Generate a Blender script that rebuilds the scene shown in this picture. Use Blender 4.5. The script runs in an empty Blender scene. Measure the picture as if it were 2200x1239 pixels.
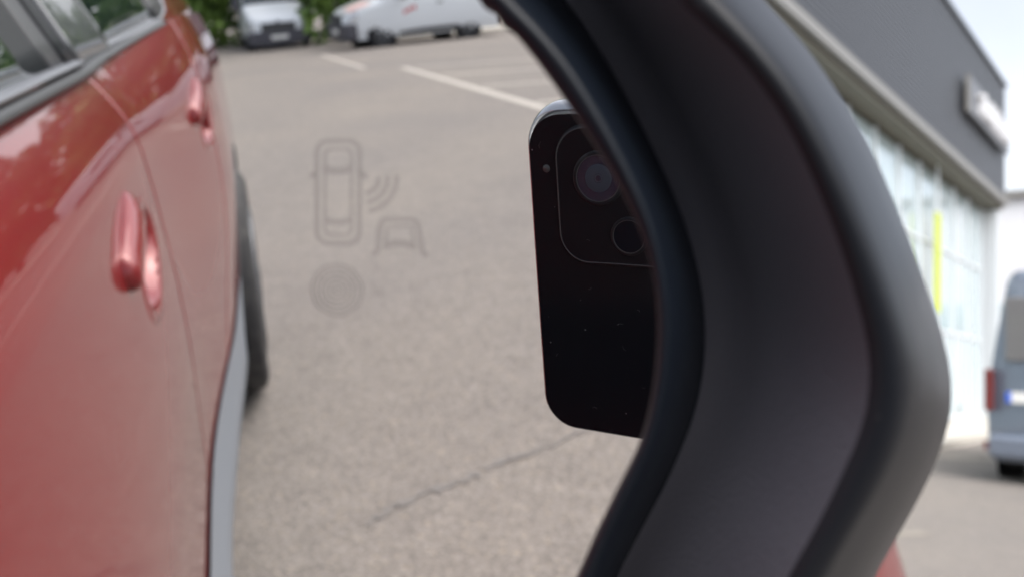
import bpy, bmesh, math, random
from mathutils import Vector, Matrix, noise
R = math.radians
scene = bpy.context.scene
COL = scene.collection
random.seed(7)

# ------------------------------------------------------------------ camera
CAM_POS = Vector((0.0, 0.0, 1.0783))
CR = Vector((0.6826, 0.7293, 0.0466)).normalized()
CF = Vector((-0.7302, 0.6781, 0.0830)); CF = (CF - CF.dot(CR)*CR).normalized()
CU = CR.cross(CF)
CAM_M = Matrix((( CR.x, CU.x, -CF.x, CAM_POS.x), (CR.y, CU.y, -CF.y, CAM_POS.y), (CR.z, CU.z, -CF.z, CAM_POS.z), (0, 0, 0, 1)))
cd = bpy.data.cameras.new('camera'); cam = bpy.data.objects.new('camera', cd); COL.objects.link(cam)
cam.matrix_world = CAM_M
cd.sensor_width = 36; cd.sensor_fit = 'HORIZONTAL'; cd.lens = 30.01
cd.clip_start = 0.001; cd.clip_end = 3000
cd.dof.use_dof = True; cd.dof.focus_distance = 0.162; cd.dof.aperture_fstop = 16.5
scene.camera = cam
# ------------------------------------------------------------------ sky, sun, exposure (bright overcast)
SUN_EL, SUN_AZ = 52, 112            # sun high on the right and a little behind, veiled by cloud
w = bpy.data.worlds.new('World'); scene.world = w; w.use_nodes = True
nt = w.node_tree; nt.nodes.clear()
out = nt.nodes.new('ShaderNodeOutputWorld'); bg = nt.nodes.new('ShaderNodeBackground')
sky = nt.nodes.new('ShaderNodeTexSky'); sky.sky_type = 'NISHITA'; sky.sun_disc = False
sky.sun_elevation = R(SUN_EL); sky.sun_rotation = R(SUN_AZ)
sky.air_density = 1.0; sky.dust_density = 4.0; sky.ozone_density = 1.0
hs = nt.nodes.new('ShaderNodeHueSaturation'); hs.inputs['Saturation'].default_value = 0.38
tc = nt.nodes.new('ShaderNodeTexCoord'); cn = nt.nodes.new('ShaderNodeTexNoise'); cn.inputs['Scale'].default_value = 2.6; cn.inputs['Detail'].default_value = 5
cr = nt.nodes.new('ShaderNodeValToRGB'); cr.color_ramp.elements[0].position = .35; cr.color_ramp.elements[1].position = .65
cr.color_ramp.elements[0].color = (.90, .93, .97, 1); cr.color_ramp.elements[1].color = (1.25, 1.22, 1.19, 1)
mx = nt.nodes.new('ShaderNodeMix'); mx.data_type = 'RGBA'; mx.blend_type = 'MULTIPLY'; mx.inputs['Factor'].default_value = 1
nt.links.new(tc.outputs['Generated'], cn.inputs['Vector']); nt.links.new(cn.outputs['Fac'], cr.inputs['Fac'])
nt.links.new(sky.outputs[0], hs.inputs['Color']); nt.links.new(hs.outputs[0], mx.inputs['A']); nt.links.new(cr.outputs[0], mx.inputs['B'])
nt.links.new(mx.outputs['Result'], bg.inputs['Color']); bg.inputs['Strength'].default_value = 0.145
nt.links.new(bg.outputs[0], out.inputs[0])
sd = bpy.data.lights.new('sun', 'SUN'); sd.energy = 1.1; sd.angle = R(60); sd.color = (1, .96, .9)
sun = bpy.data.objects.new('sun', sd); COL.objects.link(sun)
sdir = Vector((math.sin(R(SUN_AZ))*math.cos(R(SUN_EL)), math.cos(R(SUN_AZ))*math.cos(R(SUN_EL)), math.sin(R(SUN_EL))))
sun.rotation_euler = sdir.to_track_quat('Z', 'Y').to_euler(); sun.location = sdir*60
vs = scene.view_settings; vs.view_transform = 'Standard'; vs.look = 'None'; vs.gamma = 1; vs.exposure = 1.08
try: scene.render.use_motion_blur = False
except Exception: pass

# ------------------------------------------------------------------ helpers
def tag(o, label=None, cat=None, group=None, kind=None):
    if label: o['label'] = label
    if cat: o['category'] = cat
    if group: o['group'] = group
    if kind: o['kind'] = kind
    return o
def empty(name, loc=(0, 0, 0), rz=0, **k):
    o = bpy.data.objects.new(name, None); COL.objects.link(o); o.location = loc; o.rotation_euler = (0, 0, rz)
    o.empty_display_size = .2
    return tag(o, **k)
def wmat(o):
    m = o.matrix_basis.copy()
    return (wmat(o.parent) @ o.matrix_parent_inverse @ m) if o.parent else m
def mesh(name, verts, faces, mats, parent=None, smooth=False, world=None, mi=None):
    """one mesh object; world = world matrix of the parent when the verts are world coordinates"""
    me = bpy.data.meshes.new(name); me.from_pydata([tuple(v) for v in verts], [], faces)
    for m in (mats if isinstance(mats, (list, tuple)) else [mats]): me.materials.append(m)
    if mi: 
        for p, i in zip(me.polygons, mi): p.material_index = i
    bm = bmesh.new(); bm.from_mesh(me); bmesh.ops.remove_doubles(bm, verts=bm.verts, dist=1e-6); bmesh.ops.recalc_face_normals(bm, faces=bm.faces); bm.to_mesh(me); bm.free()
    if smooth: me.polygons.foreach_set('use_smooth', [True]*len(me.polygons))
    o = bpy.data.objects.new(name, me); COL.objects.link(o)
    if parent is not None:
        o.parent = parent
        if world is not None: o.matrix_parent_inverse = wmat(parent).inverted()
    return o
class MB:
    def __init__(s): s.v = []; s.f = []
    def add(s, v, f):
        n = len(s.v); s.v += [Vector(q) for q in v]; s.f += [tuple(i+n for i in q) for q in f]; return s
    def box(s, c, d, rz=0, M=None):
        c = Vector(c); h = Vector(d)/2; rot = Matrix.Rotation(rz, 3, 'Z')
        vs = [c + rot @ Vector((x*h.x, y*h.y, z*h.z)) for x in (-1, 1) for y in (-1, 1) for z in (-1, 1)]
        if M is not None: vs = [M @ q for q in vs]
        return s.add(vs, [(0, 1, 3, 2), (4, 6, 7, 5), (0, 4, 5, 1), (2, 3, 7, 6), (0, 2, 6, 4), (1, 5, 7, 3)])
    def grid(s, rows, closed=False):
        n = len(rows[0]); vs = [q for r in rows for q in r]; fs = []
        for i in range(len(rows)-1):
            for j in range(n if closed else n-1):
                k = (j+1) % n
                fs.append((i*n+j, i*n+k, (i+1)*n+k, (i+1)*n+j))
        return s.add(vs, fs)
    def tube(s, path, rad, n=10, cap=True):
        path = [Vector(p) for p in path]; rows = []
        for i, p in enumerate(path):
            t = (path[min(i+1, len(path)-1)] - path[max(i-1, 0)]).normalized()
            a = t.orthogonal().normalized() if abs(t.z) > .9 else Vector((0, 0, 1)).cross(t).normalized()
            b = t.cross(a); r = rad[i] if isinstance(rad, (list, tuple)) else rad
            rows.append([p + (a*math.cos(2*math.pi*k/n) + b*math.sin(2*math.pi*k/n))*r for k in range(n)])
        s.grid(rows, True)
        if cap:
            m = len(s.v); s.f.append(tuple(range(m-n, m))); s.f.append(tuple(range(m-n*len(rows), m-n*len(rows)+n))[::-1])
        return s
    def lathe(s, prof, axis_o, ax, n=32):
        """prof: (radius, along) list; ring round axis ax"""
        ax = Vector(ax).normalized(); a = ax.orthogonal().normalized(); b = ax.cross(a); o = Vector(axis_o)
        rows = [[o + ax*h + (a*math.cos(2*math.pi*k/n) + b*math.sin(2*math.pi*k/n))*r for k in range(n)] for r, h in prof]
        return s.grid(rows, True)
    def build(s, name, mat, parent=None, smooth=False, world=None):
        return mesh(name, s.v, s.f, mat, parent, smooth, world)
def lerp(a, b, t): return a + (b-a)*t
def interp(x, xs, ys):
    if x <= xs[0]: return ys[0]
    for i in range(len(xs)-1):
        if x <= xs[i+1]: return lerp(ys[i], ys[i+1], (x-xs[i])/(xs[i+1]-xs[i]))
    return ys[-1]
def sstep(a, b, x):
    t = max(0, min(1, (x-a)/(b-a))); return t*t*(3-2*t)

# ------------------------------------------------------------------ materials
def pmat(name, col, rough=.5, metal=0, coat=0, spec=.5, coat_rough=.03, bump=None, var=None):
    """Principled; bump=(scale, strength, distance) noise bump; var=(scale, amount) colour variation"""
    m = bpy.data.materials.new(name); m.use_nodes = True; nt = m.node_tree; b = nt.nodes['Principled BSDF']
    b.inputs['Base Color'].default_value = (*col, 1); b.inputs['Roughness'].default_value = rough; b.inputs['Metallic'].default_value = metal
    b.inputs['Coat Weight'].default_value = coat; b.inputs['Coat Roughness'].default_value = coat_rough; b.inputs['Specular IOR Level'].default_value = spec
    tc = nt.nodes.new('ShaderNodeTexCoord')
    if var:
        n = nt.nodes.new('ShaderNodeTexNoise'); n.inputs['Scale'].default_value = var[0]; n.inputs['Detail'].default_value = 6
        r = nt.nodes.new('ShaderNodeMix'); r.data_type = 'RGBA'; a = var[1]
        r.inputs['A'].default_value = (*[c*(1-a) for c in col], 1); r.inputs['B'].default_value = (*[min(1, c*(1+a)) for c in col], 1)
        nt.links.new(tc.outputs['Object'], n.inputs['Vector']); nt.links.new(n.outputs['Fac'], r.inputs['Factor']); nt.links.new(r.outputs['Result'], b.inputs['Base Color'])
    if bump:
        n = nt.nodes.new('ShaderNodeTexNoise'); n.inputs['Scale'].default_value = bump[0]; n.inputs['Detail'].default_value = 3
        p = nt.nodes.new('ShaderNodeBump'); p.inputs['Strength'].default_value = bump[1]; p.inputs['Distance'].default_value = bump[2]
        nt.links.new(tc.outputs['Object'], n.inputs['Vector']); nt.links.new(n.outputs['Fac'], p.inputs['Height']); nt.links.new(p.outputs['Normal'], b.inputs['Normal'])
    return m
def emix(name, col): return pmat(name, col)
M = {}
M['red'] = pmat('red_paint', (.175, .006, .008), .36, .2, 1.0, .2, .02, var=(900, .08))
M['black_gloss'] = pmat('gloss_black_trim', (.012, .013, .016), .12, 0, .6)
M['black_plastic'] = pmat('grained_black_plastic', (.064, .064, .080), .48, 0, 0, .5, bump=(2400, .4, .0004))
M['rim_plastic'] = pmat('smooth_black_plastic', (.010, .0115, .0155), .36, 0, 0, .22, bump=(3000, .1, .0001))
M['gap'] = pmat('dark_recess_plastic', (.003, .0045, .009), .6, spec=.2)
M['lip'] = pmat('mirror_carrier_plastic', (.005, .0075, .0125), .40, spec=.2)
M['rubber'] = pmat('tyre_rubber', (.018, .018, .02), .75, var=(30, .2))
M['alloy'] = pmat('grey_alloy', (.12, .125, .135), .35, .6)
M['trim_silver'] = pmat('satin_silver_trim', (.17, .18, .20), .4, .2)
M['trim_grey'] = pmat('light_grey_cladding', (.20, .225, .262), .45, .1, var=(40, .06))
M['dark_trim'] = pmat('dark_grey_trim', (.05, .053, .058), .4)
M['glass'] = pmat('tinted_car_glass', (.012, .02, .02), .015, 0, 1, .8, 0.0)
M['pane'] = pmat('van_glass', (.03, .04, .045), .03, 0, 1, .6)
M['rear_pane'] = pmat('van_rear_window', (.17, .17, .175), .06, 0, 1)
M['white_paint'] = pmat('white_van_paint', (.74, .78, .82), .3, 0, .6)
M['grey_paint'] = pmat('blue_grey_van_paint', (.155, .185, .24), .3, .2, .8)
M['lamp_red'] = pmat('red_lamp_lens', (.15, .03, .03), .15, 0, .8)
M['lamp_clear'] = pmat('clear_lamp_lens', (.6, .62, .65), .1, .3, .8)
M['plate'] = pmat('number_plate_white', (.75, .75, .73), .4)
M['plate_blue'] = pmat('number_plate_blue', (.03, .12, .6), .4)
M['logo_red'] = pmat('red_van_graphic', (.6, .08, .09), .4)
M['hood_wrap'] = pmat('pale_pink_bonnet_graphic', (.66, .45, .42), .4)
M['bark'] = pmat('bark', (.09, .07, .05), .9, var=(8, .4))
M['concrete'] = pmat('pale_concrete', (.5, .47, .42), .8, var=(3, .15))
M['white_wall'] = pmat('white_render', (.72, .73, .76), .7, var=(.6, .05))
M['frame_metal'] = pmat('pale_mullion_metal', (.66, .70, .73), .4, .2)
M['soffit'] = pmat('olive_grey_soffit', (.16, .155, .125), .7)
M['fascia'] = pmat('pale_metal_fascia', (.235, .23, .22), .45, .2)
M['banner'] = pmat('yellow_green_banner', (.50, .57, .05), .6)
M['line'] = pmat('worn_white_line_paint', (.42, .39, .35), .8, var=(14, .22))
M['yline'] = pmat('worn_cream_line_paint', (.27, .243, .205), .8, var=(9, .25))
M['bin'] = pmat('dark_grey_metal_panel', (.12, .13, .14), .5)

def scuff(m, scale, lo, hi, col, amt):
    """worn and dusty marks with a shape of their own"""
    nt = m.node_tree; b = nt.nodes['Principled BSDF']; tc = nt.nodes.new('ShaderNodeTexCoord'); n = nt.nodes.new('ShaderNodeTexNoise')
    n.inputs['Scale'].default_value = scale; n.inputs['Detail'].default_value = 7; n.inputs['Roughness'].default_value = .65
    r = nt.nodes.new('ShaderNodeMapRange'); r.inputs['From Min'].default_value = lo; r.inputs['From Max'].default_value = hi; r.inputs['To Max'].default_value = amt
    x = nt.nodes.new('ShaderNodeMix'); x.data_type = 'RGBA'; src = b.inputs['Base Color']
    if src.is_linked: nt.links.new(src.links[0].from_socket, x.inputs['A'])
    else: x.inputs['A'].default_value = src.default_value
    x.inputs['B'].default_value = (*col, 1)
    nt.links.new(tc.outputs['Object'], n.inputs['Vector']); nt.links.new(n.outputs['Fac'], r.inputs['Value']); nt.links.new(r.outputs['Result'], x.inputs['Factor']); nt.links.new(x.outputs['Result'], src)
M['red'].node_tree.nodes['Principled BSDF'].inputs['Coat IOR'].default_value = 1.45
scuff(M['rim_plastic'], 42, .60, .70, (.07, .075, .085), .8)
scuff(M['rim_plastic'], 700, .70, .76, (.16, .16, .16), .6)
scuff(M['black_plastic'], 900, .70, .76, (.20, .20, .20), .5)
scuff(M['red'], 260, .70, .78, (.30, .26, .23), .35)
scuff(M['rubber'], 25, .5, .8, (.10, .095, .088), .6)
def leaf_mat():
    m = bpy.data.materials.new('foliage'); m.use_nodes = True; nt = m.node_tree; b = nt.nodes['Principled BSDF']
    tc = nt.nodes.new('ShaderNodeTexCoord'); n = nt.nodes.new('ShaderNodeTexNoise'); n.inputs['Scale'].default_value = .9; n.inputs['Detail'].default_value = 3
    r = nt.nodes.new('ShaderNodeValToRGB'); e = r.color_ramp.elements
    e[0].position = .3; e[0].color = (.055, .12, .025, 1); e[1].position = .7; e[1].color = (.20, .31, .06, 1)
    nt.links.new(tc.outputs['Object'], n.inputs['Vector']); nt.links.new(n.outputs['Fac'], r.inputs['Fac']); nt.links.new(r.outputs[0], b.inputs['Base Color'])
    b.inputs['Roughness'].default_value = .6; b.inputs['Subsurface Weight'].default_value = 0
    return m
M['leaf'] = leaf_mat()

def asphalt():
    m = bpy.data.materials.new('asphalt'); m.use_nodes = True; nt = m.node_tree; b = nt.nodes['Principled BSDF']; L = nt.links.new
    tc = nt.nodes.new('ShaderNodeTexCoord')
    def ramp(src, st):
        r = nt.nodes.new('ShaderNodeValToRGB'); e = r.color_ramp.elements
        while len(e) < len(st): e.new(.5)
        for q, (p, c) in zip(e, st): q.position = p; q.color = (*c, 1)
        L(src, r.inputs['Fac']); return r.outputs[0]
    v = nt.nodes.new('ShaderNodeTexVoronoi'); v.inputs['Scale'].default_value = 150; v.inputs['Randomness'].default_value = 1
    L(tc.outputs['Object'], v.inputs['Vector'])
    sep = nt.nodes.new('ShaderNodeSeparateColor'); L(v.outputs['Color'], sep.inputs[0])
    stone = ramp(sep.outputs[0], [(0, (.157, .145, .137)), (.35, (.194, .178, .165)), (.7, (.226, .207, .192)), (.93, (.265, .246, .234)), (.99, (.30, .262, .215))])
    n1 = nt.nodes.new('ShaderNodeTexNoise'); n1.inputs['Scale'].default_value = 9; n1.inputs['Detail'].default_value = 8; n1.inputs['Roughness'].default_value = .7
    L(tc.outputs['Object'], n1.inputs['Vector'])
    blotch = ramp(n1.outputs['Fac'], [(.3, (.87, .865, .86)), (.7, (1.09, 1.085, 1.07))])
    n2 = nt.nodes.new('ShaderNodeTexNoise'); n2.inputs['Scale'].default_value = .45; n2.inputs['Detail'].default_value = 4
    L(tc.outputs['Object'], n2.inputs['Vector'])
    big = ramp(n2.outputs['Fac'], [(.3, (.90, .90, .92)), (.7, (1.08, 1.06, 1.03))])
    def mul(a, c):
        x = nt.nodes.new('ShaderNodeMix'); x.data_type = 'RGBA'; x.blend_type = 'MULTIPLY'; x.inputs['Factor'].default_value = 1
        L(a, x.inputs['A']); L(c, x.inputs['B']); return x.outputs['Result']
    L(mul(mul(stone, blotch), big), b.inputs['Base Color'])
    b.inputs['Roughness'].default_value = .85; b.inputs['Specular IOR Level'].default_value = .25
    bp = nt.nodes.new('ShaderNodeBump'); bp.inputs['Strength'].default_value = .6; bp.inputs['Distance'].default_value = .004
    L(v.outputs['Distance'], bp.inputs['Height']); L(bp.outputs['Normal'], b.inputs['Normal'])
    return m
M['asphalt'] = asphalt()
M['crack'] = pmat('dark_crack_filler', (.178, .166, .157), .8, var=(60, .3))
M['grass'] = pmat('verge_grass', (.10, .14, .035), .9, var=(3, .4))

def cladding_mat():
    m = pmat('grey_ribbed_cladding', (.055, .059, .068), .45, .3)
    nt = m.node_tree; b = nt.nodes['Principled BSDF']; tc = nt.nodes.new('ShaderNodeTexCoord'); wv = nt.nodes.new('ShaderNodeTexWave')
    wv.wave_type = 'BANDS'; wv.bands_direction = 'Z'; wv.inputs['Scale'].default_value = 3.0
    bp = nt.nodes.new('ShaderNodeBump'); bp.inputs['Strength'].default_value = .6; bp.inputs['Distance'].default_value = .03
    nt.links.new(tc.outputs['Object'], wv.inputs['Vector']); nt.links.new(wv.outputs['Fac'], bp.inputs['Height']); nt.links.new(bp.outputs['Normal'], b.inputs['Normal'])
    return m
M['cladding'] = cladding_mat()
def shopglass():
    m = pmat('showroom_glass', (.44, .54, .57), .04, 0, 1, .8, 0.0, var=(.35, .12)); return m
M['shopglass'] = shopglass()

# ------------------------------------------------------------------ ground
def gz(y): return -0.021*max(0.0, -y-2.0)
def gpt(x, y, dz=0): return (x, y, gz(y)+dz)
xs = [-1500, -300, -100, -40, -20, -10, -5, 0, 5, 10, 20, 40, 100, 300, 1500]
ys = [-60, -45] + [-40+2*i for i in range(20)] + [0, 5, 20, 60, 150, 400, 1500]
ys = [-1500, -300, -120] + ys
def gz2(y): return gz(max(y, -45))
g = MB(); g.grid([[(x, y, gz2(y)) for x in xs] for y in ys])
tag(g.build('ground', M['asphalt']), kind='structure')
def strip(name, pts, wd, mat, dz, kind='structure'):
    b = MB(); rows = []
    P = []
    for i in range(len(pts)-1):
        a, c = Vector(pts[i]), Vector(pts[i+1]); n = max(1, int((c-a).length/.5))
        P += [a.lerp(c, k/n) for k in range(n)]
    P.append(Vector(pts[-1]))
    for i, p in enumerate(P):
        t = (P[min(i+1, len(P)-1)]-P[max(i-1, 0)]).normalized(); q = Vector((-t.y, t.x))*wd/2
        rows.append([gpt(p.x+q.x, p.y+q.y, dz), gpt(p.x-q.x, p.y-q.y, dz)])
    b.grid(rows); return tag(b.build(name, mat), kind=kind)
# parking bay markings behind the car (seen in the mirror)
mk = MB()
def mline(a, c, wd):
    a, c = Vector(a), Vector(c); n = max(1, int((c-a).length/.6)); t = (c-a).normalized(); q = Vector((-t.y, t.x))*wd/2
    mk.grid([[gpt(*(a.lerp(c, i/n)+q), .004), gpt(*(a.lerp(c, i/n)-q), .004)] for i in range(n+1)])
mline((2.46, -13.6), (2.58, -5.2), .13)
for y0 in (-13.4, -11.4, -9.45, -7.5, -5.55): mline((2.66, y0), (7.4, y0+2.3), .11)
mline((1.69, -20.0), (1.90, -14.3), .10)
tag(mk.build('parking_bay_lines', M['line']), kind='structure')
yl = MB()
def yline(pts, wd):
    P = [Vector(p) for p in pts]; rows = []
    for i, p in enumerate(P):
        t = (P[min(i+1, len(P)-1)]-P[max(i-1, 0)]).normalized(); q = Vector((-t.y, t.x))*wd/2
        rows.append([(p.x+q.x, p.y+q.y, .004), (p.x-q.x, p.y-q.y, .004)])
    yl.grid(rows)
yline([(-3.6, 4.6), (-3.0, 5.4), (-2.6, 6.05), (-2.44, 6.35)], .13)
yline([(-7, 11.0), (-4.9, 12.6), (-3.9, 13.6)], .3)
tag(yl.build('curved_road_lines', M['yline']), kind='structure')
# crack across the asphalt
ck = MB(); rr = random.Random(3); base = [(-.02, -1.353), (.06, -1.40), (.153, -1.43), (.25, -1.44), (.304, -1.468), (.42, -1.475), (.571, -1.508), (.66, -1.53)]
rows = []
for i in range(len(base)-1):
    for k in range(8):
        t = k/8; x = lerp(base[i][0], base[i+1][0], t); y = lerp(base[i][1], base[i+1][1], t)+rr.uniform(-.012, .012); h = rr.uniform(.002, .009)*(1 if rr.random() < .8 else 2.2)
        rows.append([(x, y-h, .0035), (x, y+h, .0035)])
ck.grid(rows); tag(ck.build('asphalt_crack', M['crack']), kind='structure')
# verge and path behind the vans
vg = MB(); vg.grid([[gpt(x, y, .02) for x in (-40, -20, -10, -4, 1, 2.3)] for y in (-29.6, -33, -37, -41)])
vg.grid([[gpt(x, y, .021) for x in (2.2, 4, 5.8)] for y in (-22.9, -26, -30, -36, -41)])
vg.grid([[gpt(x, y, .022) for x in (5.8, 9, 14, 30)] for y in (-17.6, -19.5, -21.5, -24.0)])
pv = MB(); pv.grid([[gpt(x, y, .03) for x in (5.8, 9, 14, 30, 60)] for y in (-24.0, -26, -30, -36, -41)])
tag(pv.build('path', M['concrete']), kind='structure')

# ------------------------------------------------------------------ hedge and trees (behind the car, reflected)
def leaf_cloud(b, c, rad, n, rr, size):
    c = Vector(c)
    for _ in range(n):
        while True:
            p = Vector((rr.uniform(-1, 1), rr.uniform(-1, 1), rr.uniform(-1, 1)))
            if .45 < p.length < 1: break
        p = Vector((p.x*rad[0], p.y*rad[1], p.z*rad[2])) + c
        a = Vector((rr.gauss(0, 1), rr.gauss(0, 1), rr.gauss(0, 1))).normalized(); u = a.orthogonal().normalized(); v = a.cross(u)
        s = size*rr.uniform(.6, 1.4)
        b.add([p-u*s, p-v*s*.6, p+u*s, p+v*s*.6], [(0, 1, 2, 3)])
def tree(name, seed, h, cr, label, n=30, leaves=260):
    rr = random.Random(seed); root = empty(name)
    t = MB(); top = Vector((rr.uniform(-.3, .3), rr.uniform(-.3, .3), h*.72))
    t.tube([(0, 0, -.3), (0.03, .02, h*.18), (.05, -.04, h*.4), top], [.2, .16, .12, .05], 10)
    cl = MB()
    for i in range(n):
        a = rr.uniform(0, 6.283); z = rr.uniform(.12, 1.0); k = math.sqrt(max(.08, 1-((z-.5)/.62)**2))*rr.uniform(.25, 1)
        c = Vector((math.cos(a)*cr*k, math.sin(a)*cr*k, h*z)); q = rr.uniform(.22, .4)*cr
        leaf_cloud(cl, c, (q, q, q*.85), leaves, rr, .17)
        if i % 3 == 0: t.tube([Vector((.04, 0, h*max(.15, z*.55))), c.lerp(Vector((0, 0, h*z*.7)), .5), c], [.06, .04, .015], 6)
    t.build('trunk', M['bark'], root, True); cl.build('crown', M['leaf'], root)
    return tag(root, label, 'tree', 'trees behind the parking lot')
protos = [tree('broadleaf_tree', 11, 7.6, 2.9, ''), tree('broadleaf_tree', 23, 8.8, 3.1, '', 28), tree('broadleaf_tree', 37, 6.4, 2.6, '', 22)]
def copy_tree(o):
    c = o.copy(); COL.objects.link(c)
    for ch in list(o.children):
        d = ch.copy(); COL.objects.link(d); d.parent = c
    return c
spots = []
rt = random.Random(5)
for i, x in enumerate([-24, -19.5, -15, -10.8, -6.9, -3.1, .8, 4.6, 8.6, 12.8, 17, 21.5, 26, 31]):
    spots.append((x, -35.5-rt.uniform(0, 3)-(4 if x > 5 else 0)))
for y in (-30, -22, -14, -6, 3, 12): spots.append((38+rt.uniform(-2, 2), y))
place = ['at the far left end', 'second from the left end', 'third from the left end', 'fourth from the left end', 'fifth from the left end', 'left of the nose-out van', 'straight behind the nose-out van', 'between the two white vans', 'behind the side-on van bonnet', 'behind the side-on van tail', 'just right of the side-on van', 'third from the right end', 'second from the right end', 'at the right end']
for i, (x, y) in enumerate(spots):
    o = protos[i] if i < 3 else copy_tree(protos[i % 3])
    s = rt.uniform(1.25, 1.6); o.location = gpt(x, max(y, -45)); o.rotation_euler = (0, 0, rt.uniform(0, 6.28)); o.scale = (s*1.05, s*1.05, s)
    if i < 14: o['label'] = 'leafy green tree ' + place[i] + (' of' if 'end' in place[i] else ' in') + ' the tree row'
    else: o['label'] = 'leafy green tree along the far side of the lot'; o['group'] = 'trees along the far side of the lot'
hg = MB(); rh = random.Random(9)
x = -26.0
while x < 5.6:
    y0 = -31.8 if x < 2.0 else -25.6
    for k in range(6):
        leaf_cloud(hg, (x+rh.uniform(-.4, .4), y0-rh.uniform(0, 1.3), gz(y0)+.55+k*.8+rh.uniform(-.15, .15)), (.85, .75, .62), 230, rh, .13)
    x += .75
tag(hg.build('hedge', M['leaf']), 'dense green hedge growing along the verge behind the white vans', 'hedge')

# ------------------------------------------------------------------ showroom building (ahead, right of the mirror)
BP = Vector((-8.19, 26.8, 0)); BD = Vector((.131, -.991, 0)).normalized(); BN = Vector((BD.y*-1, BD.x, 0)); BN = Vector((.991, .131, 0)).normalized()
BM = Matrix(((BD.x, BN.x, 0, BP.x), (BD.y, BN.y, 0, BP.y), (0, 0, 1, 0), (0, 0, 0, 1)))   # local x = along facade towards camera, y = outwards, z = up
bld = empty('showroom_building'); bld.matrix_world = BM
tag(bld, 'car showroom with dark grey ribbed cladding above a pale glass front', 'building')
LEN = 21.0; ZB, ZT = 5.95, 9.62
MB().box((LEN/2, -4.0, (ZB+.35+ZT)/2), (LEN, 8.0, ZT-ZB-.35)).build('cladding_band', M['cladding'], bld)
f = MB(); f.box((LEN/2, .03, ZB+.26), (LEN+.06, .12, .18)); f.build('fascia', M['fascia'], bld)
MB().box((LEN/2, -.45, ZB+.16), (LEN-.1, .8, .22)).build('soffit', M['soffit'], bld)
MB().box((LEN/2, -.02, ZT+.05), (LEN+.1, .16, .10)).build('roof_trim', M['dark_trim'], bld)
MB().box((LEN/2, -4.4, ZB/2), (LEN-.5, 7.0, ZB-.02)).build('wall', M['white_wall'], bld)
GY = -.50
gl = MB()
for i in range(12):
    gl.box((.95+i*1.62+.81, GY, 3.05), (1.56, .06, 5.7))
gl.build('glass_front', M['shopglass'], bld)
mu = MB()
for i in range(13): mu.box((.95+i*1.62, GY+.03, 3.05), (.06, .14, 5.75))
for z in (.18, 2.25, 4.2): mu.box((.95+6*1.62, GY+.02, z), (12*1.62, .10, .07))
mu.build('mullion_frame', M['frame_metal'], bld)
MB().box((.30, -.32, ZB/2), (.42, .42, ZB)).build('column', M['frame_metal'], bld)
MB().box((LEN-.45, -.32, ZB/2), (.42, .42, ZB)).build('column', M['frame_metal'], bld)
M['sign_grey'] = pmat('grey_sign_panel', (.13, .135, .15), .4)
MB().box((5.53, .15, 7.92), (.04, .10, .90)).build('sign_edge', M['fascia'], bld)
sg = MB(); sg.box((3.05, .14, 7.92), (4.9, .10, .88)); sign = sg.build('sign_panel', M['sign_grey'], bld)
tag(sign, 'grey raised sign with white letters on the grey cladding')
lt = MB(); rl = random.Random(4); xq = .95
while xq < 4.7:
    wq = rl.choice([.10, .13, .17]); hq = rl.choice([.42, .42, .56])
    lt.box((xq+wq/2, .25, 7.66+hq/2), (wq*.55, .12, hq))
    if rl.random() < .55: lt.box((xq+wq, .25, 7.70+rl.choice([.04, .21, .38])), (wq*1.1, .115, .08))
    xq += wq*1.9
lt.build('sign_lettering', M['white_wall'], sign)
bn = MB(); bn.box((6.75, -.22, 3.72), (.40, .05, 2.25)); tag(bn.build('banner', M['banner'], None), 'narrow yellow-green vertical banner hanging in front of the showroom glass', 'banner')
bpy.data.objects['banner'].matrix_world = BM
# rails holding the banner belong to it
rb = MB(); rb.box((6.75, -.22, 4.88), (.5, .06, .06)); rb.box((6.75, -.22, 5.42), (.03, .03, 1.04)); rb.build('banner_rail', M['frame_metal'], bpy.data.objects['banner'])
# plinth pavement
pl = MB(); pl.box((LEN/2+.2, .35, .06), (LEN+.8, 1.9, .12)); o = pl.build('pavement', M['concrete']); o.matrix_world = BM; tag(o, kind='structure')
# pale hall beyond the showroom
h2 = empty('white_hall'); h2.matrix_world = BM; tag(h2, 'white rendered hall standing beyond the corner of the showroom', 'building')
MB().box((-22, 6.0, 4.6), (14, 26, 9.2)).build('wall', M['white_wall'], h2)
MB().box((-22, 6.0, 9.35), (14.6, 26.6, .3)).build('roof', M['fascia'], h2)
for k in range(5): MB().box((-14.98, -3+3.4*k, 4.0), (.08, 2.2, 1.1)).build('window', M['shopglass'], h2)
# bin cabinet near the facade
lb = empty('waste_bin', (-3.55, 13.9, 0)); tag(lb, 'dark grey bin standing on the pavement beside the grey van', 'bin')
b = MB(); b.box((0, 0, .52), (.5, .5, 1.0)); b.box((0, 0, .02), (.42, .42, .05)); b.build('bin_body', M['bin'], lb)
b = MB(); b.box((0, 0, 1.06), (.54, .54, .07)); b.box((0, 0, 1.12), (.34, .34, .06)); b.build('bin_lid', M['dark_trim'], lb)

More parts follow.
